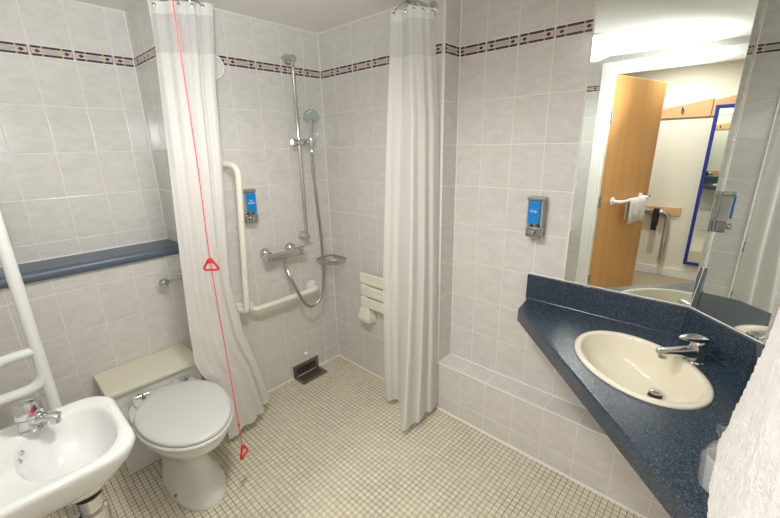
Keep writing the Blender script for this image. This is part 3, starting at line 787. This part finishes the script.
# toilet roll holder
h = thing('toilet_roll_holder', 'chrome toilet roll arm with ball end, right of the blue shelf', 'toilet roll holder', (-.155, -.95, .847))
hz = .847
MB().tube(bend([(-.155, -.915, hz), (-.105, -.915, hz), (-.105, -1.02, hz)], .02, 5), .0065, 12).build('arm', [M['chrome']], h)
mb = MB(); mb.lathe([(.008, -.024), (.018, -.016), (.0245, 0), (.018, .016), (.008, .024)], (-.105, -1.022, hz), (0, 1, 0), 22); mb.build('ball_end', [M['chrome']], h)
mb = MB(); mb.lathe([(.026, 0), (.026, .005), (.012, .010)], (-.155, -.915, hz), (1, 0, 0), 20); mb.build('wall_flange', [M['chrome']], h)

# ------------------------------------------------------------------ white support rail and wall-hung basin
RX = .20
sr = thing('support_rail', 'tall white looped support rail between the toilet and the small basin', 'support rail', (RX, -1.6, 0))
YT = -1.552
MB().tube(bend([(RX, YH, .66), (RX, YT, .66), (RX, YT, 1.62), (RX, YH, 1.62)], .075, 10), .0195, 18).build('loop_tube', [M['tube']], sr)
MB().tube(bend([(RX, YT, .805), (RX, YT - .06, .805), (RX, YH, .785)], .03, 4), .0175, 14).build('cross_tube', [M['tube']], sr)
MB().tube([(RX, YT, .004), (RX, YT, .76)], .0193, 18).build('leg', [M['tube']], sr)
MB().lathe([(.04, 0), (.04, .006), (.024, .012)], (RX, YT, 0)).build('floor_flange', [M['tube']], sr)
for z0, z1 in ((.58, .92), (1.56, 1.68)): MB().box(RX - .05, RX + .05, YH, YH + .008, z0, z1).build('wall_plate', [M['tube']], sr, 0, bevel=.003)

hb = thing('hand_basin', 'small white wall-hung basin in the corner by the support rail', 'basin', (.77, -1.6, .62))
ZB = .75
def rrect(x0, x1, y0, y1, rb, rf, z, n=10, lean=0):
    out = []
    for cx, cy, r, a0 in ((x1 - rf, y1 - rf, rf, 0), (x0 + rf, y1 - rf, rf, 90), (x0 + rb, y0 + rb, rb, 180), (x1 - rb, y0 + rb, rb, 270)):
        for k in range(n + 1):
            a = math.radians(a0 + 90 * k / n); out.append(V((cx + r * math.cos(a), cy + r * math.sin(a), z)))
    return out
def rmorph(A, B, t): return [a.lerp(b, t) for a, b in zip(A, B)]
BX0, BX1, BY0, BY1 = .575, .945, YH, -1.425
o1 = rrect(BX0, BX1, BY0, BY1, .012, .085, ZB)
def off(d, z, dz=0): return rrect(BX0 + d, BX1 - d, BY0, BY1 - d, .012, .085, z)
def inner(d, z, w=0.):
    c = V((.772 + .05 * w, -1.557 + .0 * w, z)); out = []
    for k in range(44):
        a = math.radians(45 - 45 + 360 * k / 44); e = .78
        ca, sa = math.cos(a), math.sin(a)
        out.append(c + V(((.146 - d) * math.copysign(abs(ca) ** e, ca), (.106 - d * .72) * math.copysign(abs(sa) ** e, sa), 0)))
    return out
rings = [rrect(.70, .82, BY0, -1.55, .012, .05, .635), off(.06, .64), off(.03, .668), off(.008, .71), off(.0, .735), off(.001, .745), off(.006, .7505), off(.013, .752)]
deck = [off(.02, .7515)]
rings += deck + [inner(-.004, .7505), inner(.001, .748), inner(.007, .738), inner(.022, .70, .2), inner(.045, .655, .5), inner(.075, .628, .8), inner(.10, .62, 1.), inner(.123, .618, 1.)]
mb = MB(); mb.loft(rings); mb.build('bowl', [M['white']], hb, 60)
mb = MB(); mb.lathe([(.021, .6185), (.021, .622), (.012, .621)], (.822, -1.557, 0), n=20); mb.build('drain_ring', [M['chrome']], hb)
for x, y in ((.716, -1.648), (.752, -1.655)):
    mb = MB(); mb.lathe([(.0065, -.004), (.006, .003), (.003, .004)], (x, y + .0, .735), (.1, .8, .6), 12); mb.build('overflow_stud', [M['chrome']], hb)
bt = thing('bottle_trap', 'chrome waste trap under the small white basin', 'waste trap', (.772, -1.56, .36))
mb = MB(); mb.lathe([(.024, .615), (.024, .55), (.033, .548), (.034, .52), (.030, .516), (.030, .50), (.038, .496), (.038, .45), (.036, .446), (.036, .36), (.03, .345), (.01, .34)], (.765, -1.552, 0), n=26); mb.build('trap_body', [M['chrome']], bt)
mb = MB(); mb.lathe([(.0335, .547), (.035, .551), (.034, .557), (.025, .559)], (.765, -1.552, 0), n=26); mb.build('seal_ring', [M['black']], bt)
mb = MB(); mb.tube([(.765, -1.58, .47), (.765, YH, .47)], .019, 14); mb.build('outlet_pipe', [M['chrome']], bt)
sv = thing('supply_valve', 'black capped water valve under the small white basin', 'valve', (.72, -1.66, .4))
mb = MB(); mb.tube([(.72, -1.66, .42), (.72, -1.66, .56)], .008, 10); mb.tube([(.72, -1.66, .44), (.72, YH, .44)], .010, 10); mb.build('pipe', [M['chrome']], sv)
mb = MB(); mb.lathe([(.021, .555), (.023, .56), (.023, .585), (.019, .588)], (.72, -1.66, 0), n=20); mb.build('cap', [M['black']], sv)
tb = thing('basin_tap', 'small chrome mixer tap with red and blue dot, on the white basin', 'tap', (.638, -1.625, .752))
T0 = V((.640, -1.614, 0))
mb = MB(); mb.lathe([(.032, .751), (.032, .756), (.029, .76), (.028, .785), (.031, .792)], T0, n=26); mb.build('body', [M['chrome']], tb)
mb = MB(); mb.lathe([(.0315, .794), (.033, .803), (.032, .82), (.025, .838), (.010, .845)], T0, n=26); mb.build('cartridge_dome', [M['chrome']], tb)
q = V((.62, .78, 0))
mb = MB(); mb.tube(catmull([T0 + q * .01 + V((0, 0, .775)), T0 + q * .036 + V((0, 0, .782)), T0 + q * .056 + V((0, 0, .782)), T0 + q * .070 + V((0, 0, .776))], 5), [.019] * 4 + [.0165] * 6 + [.0155] * 6, 14, flat=.8)
mb.lathe([(.0125, .778), (.0125, .762), (.010, .76)], T0 + q * .061, n=14); mb.build('spout', [M['chrome']], tb)
mb = MB(); mb.tube(catmull([T0 + q * -.016 + V((0, 0, .838)), T0 + q * .01 + V((0, 0, .845)), T0 + q * .03 + V((0, 0, .849)), T0 + q * .052 + V((0, 0, .853))], 5), [.012] * 5 + [.009] * 6 + [.007] * 5, 12, flat=.5); mb.build('lever', [M['chrome']], tb)
md = V((.93, .30, .22)).normalized(); c0 = T0 + V((0, 0, .81)) + md * .032
mb = MB(); mb.lathe([(.0065, -.002), (.0065, .0016), (.004, .002)], c0, md, 14); mb.build('indicator_dot', [M['red']], tb, label='red hot side of the indicator')
mb = MB(); mb.lathe([(.004, -.002), (.004, .0021), (.002, .0023)], c0 + V((-.0015, .004, .003)), md, 12); mb.build('indicator_dot', [M['bluef']], tb, label='blue cold side of the indicator')

# ------------------------------------------------------------------ bath towel on its rail, wrapped tumbler
tr = thing('towel_rail', 'short white towel rail on the side wall, hidden under the big towel', 'towel rail', (2.1, -1.05, 1.42))
MB().tube(bend([(XG, -.76, 1.42), (2.10, -.76, 1.42), (2.10, -1.36, 1.42), (XG, -1.36, 1.42)], .02, 4), .010, 12).build('rail_tube', [M['tube']], tr)
for y in (-.76, -1.36): MB().lathe([(.022, 0), (.022, .005), (.012, .009)], (XG, y, 1.42), (-1, 0, 0), 18).build('wall_flange', [M['tube']], tr)
mb = MB(); rows = []
prof = [(2.136, .62), (2.134, .85), (2.132, 1.1), (2.130, 1.3), (2.124, 1.42), (2.115, 1.438), (2.10, 1.443), (2.086, 1.437), (2.079, 1.41), (2.079, 1.32), (2.078, 1.25), (2.073, 1.18), (2.067, 1.115), (2.060, 1.05), (2.054, 1.0),
        (2.070, .965), (2.088, .925), (2.092, .885), (2.089, .85), (2.078, .815), (2.068, .76), (2.060, .70), (2.058, .62), (2.07, .60), (2.11, .60)]
prof = [(p.x, p.y) for p in catmull([V((x, z, 0)) for x, z in prof], 9)]
NY = 150
for k in range(NY + 1):
    f = k / NY; y = -.80 - .5 * f; row = []
    e = 1 - (2 * f - 1) ** 8
    for x, z in prof:
        wv = .010 * noise.noise(V((y * 7, z * 6, 3))) + .004 * noise.noise(V((y * 25, z * 22, 9))) + .006 * noise.noise(V((y * 75, z * 75, 2)))
        edge = (.010 * noise.noise(V((x * 20, z * 9, 1))) + .006 * math.sin(z * 430)) * (1 - f)
        if x < 2.1:
            x2 = x + wv * .5 * min(1, f * 4 + .25) - .012 * math.sin(f * PI) * (1.3 - z) * .6
            x2 = 2.1 - (2.1 - x2) * (1 if f > .04 else (.72 + 7 * f))
        else: x2 = x - .0 
        row.append((x2, y + edge, z))
    rows.append(row)
mb.loft(rows)
mb.build('bath_towel', [M['terry']], None, 180)
tw = [o for o in COL.objects if o.name == 'bath_towel'][0]
tag(tw, 'large white terry bath towel hanging close by at the counter end', 'towel')

gl = thing('wrapped_tumbler', 'tumbler in crumpled clear wrap on the counter beside the towel', 'tumbler', (2.081, -.655, .785))
gp = V((2.081, -.655, 0))
mb = MB(); mb.lathe([(.024, .7862), (.026, .80), (.030, .868), (.0285, .868), (.0245, .80), (.02, .792)], gp, n=24); mb.build('tumbler', [M['clear']], gl)
rings = []
for k, (r, z) in enumerate([(.028, .786), (.034, .80), (.037, .83), (.036, .86), (.030, .885), (.012, .90), (.016, .915), (.026, .93)]):
    rings.append([gp + V((r * math.cos(a) * (1 + .22 * noise.noise(V((math.cos(a) * 3, math.sin(a) * 3, k * .9)))), r * math.sin(a) * (1 + .22 * noise.noise(V((math.cos(a) * 3, 5 + math.sin(a) * 3, k * .9)))), z + .004 * math.sin(a * 5 + k))) for a in [2 * PI * j / 22 for j in range(22)]])
mb = MB(); mb.loft(rings, 0, True, False); mb.build('wrap', [M['wrap']], gl, 25)

# ------------------------------------------------------------------ lamps
def downlight(x, y, z, label, power, size=.07):
    r = thing('ceiling_downlight', label, 'ceiling light', (x, y, z), 'ceiling downlights')
    mb = MB(); mb.lathe([(.062, 0), (.062, .005), (.05, .010), (.046, .006)], (x, y, z), (0, 0, -1), 32); mb.build('bezel', [M['gloss']], r)
    mb = MB(); mb.lathe([(.045, .003), (.045, .006), (.002, .007)], (x, y, z), (0, 0, -1), 32); mb.build('diffuser', [M['lamp']], r)
    ld = bpy.data.lights.new('downlight_lamp', 'SPOT'); ld.energy = power; ld.spot_size = math.radians(165); ld.spot_blend = .6; ld.shadow_soft_size = size; ld.color = (1., .972, .925)
    lo = bpy.data.objects.new('downlight_lamp', ld); COL.objects.link(lo); lo.location = (x, y, z - .03)
    return r
downlight(1.17, -1.05, HC, 'small round ceiling downlight in the bathroom, glimpsed at the mirror edge', 37., .12)
downlight(1.4, -2.7, HB, 'added unseen ceiling lamp that lights the lobby beyond the doorway', 52.)  # added out of view to brighten the lobby, no fitting known there

def light(name, kind, loc, energy, color=(1, 1, 1), to=None, **k):
    ld = bpy.data.lights.new(name, kind); ld.energy = energy; ld.color = color
    for a, v in k.items(): setattr(ld, a, v)
    o = bpy.data.objects.new(name, ld); COL.objects.link(o); o.location = loc
    if to is not None: o.rotation_euler = (V(to) - V(loc)).to_track_quat('-Z', 'Y').to_euler()
    return o
# the photographer's flash, bounced off the ceiling, and its weak direct spill
light('bounce_flash', 'SPOT', (1.97, -1.60, 1.66), 58., (.96, .98, 1.), (1.08, -1.44, 2.146), spot_size=math.radians(105), spot_blend=1., shadow_soft_size=.05)
light('flash_spill', 'POINT', (1.97, -1.60, 1.60), 3.0, (.96, .98, 1.), shadow_soft_size=.045)

w = bpy.data.worlds.new('world'); SC.world = w; w.use_nodes = True
w.node_tree.nodes['Background'].inputs[0].default_value = (.5, .5, .5, 1); w.node_tree.nodes['Background'].inputs[1].default_value = .2

# ------------------------------------------------------------------ camera
R = V((0.73861343, 0.67387809, -0.0183988)); U = V((-0.17954307, 0.22295099, 0.95815298)); F = V((-0.64978034, 0.70440128, -0.28566474))
cam = bpy.data.cameras.new('camera'); co = bpy.data.objects.new('camera', cam); COL.objects.link(co)
co.matrix_world = Matrix(((R.x, U.x, -F.x, 2.002296), (R.y, U.y, -F.y, -1.580724), (R.z, U.z, -F.z, 1.499328), (0, 0, 0, 1)))
cam.sensor_fit = 'HORIZONTAL'; cam.sensor_width = 36; cam.lens = 377.5749 * 36 / 780; cam.clip_start = .02; cam.clip_end = 30
SC.camera = co
SC.view_settings.view_transform = 'Standard'; SC.view_settings.look = 'None'; SC.view_settings.gamma = 1
SC.view_settings.exposure = 0.77; SC.view_settings.use_curve_mapping = False
SC.cycles.max_bounces = 14; SC.cycles.diffuse_bounces = 8; SC.cycles.glossy_bounces = 8; SC.cycles.transparent_max_bounces = 24
SC.cycles.caustics_reflective = True; SC.cycles.sample_clamp_indirect = 6
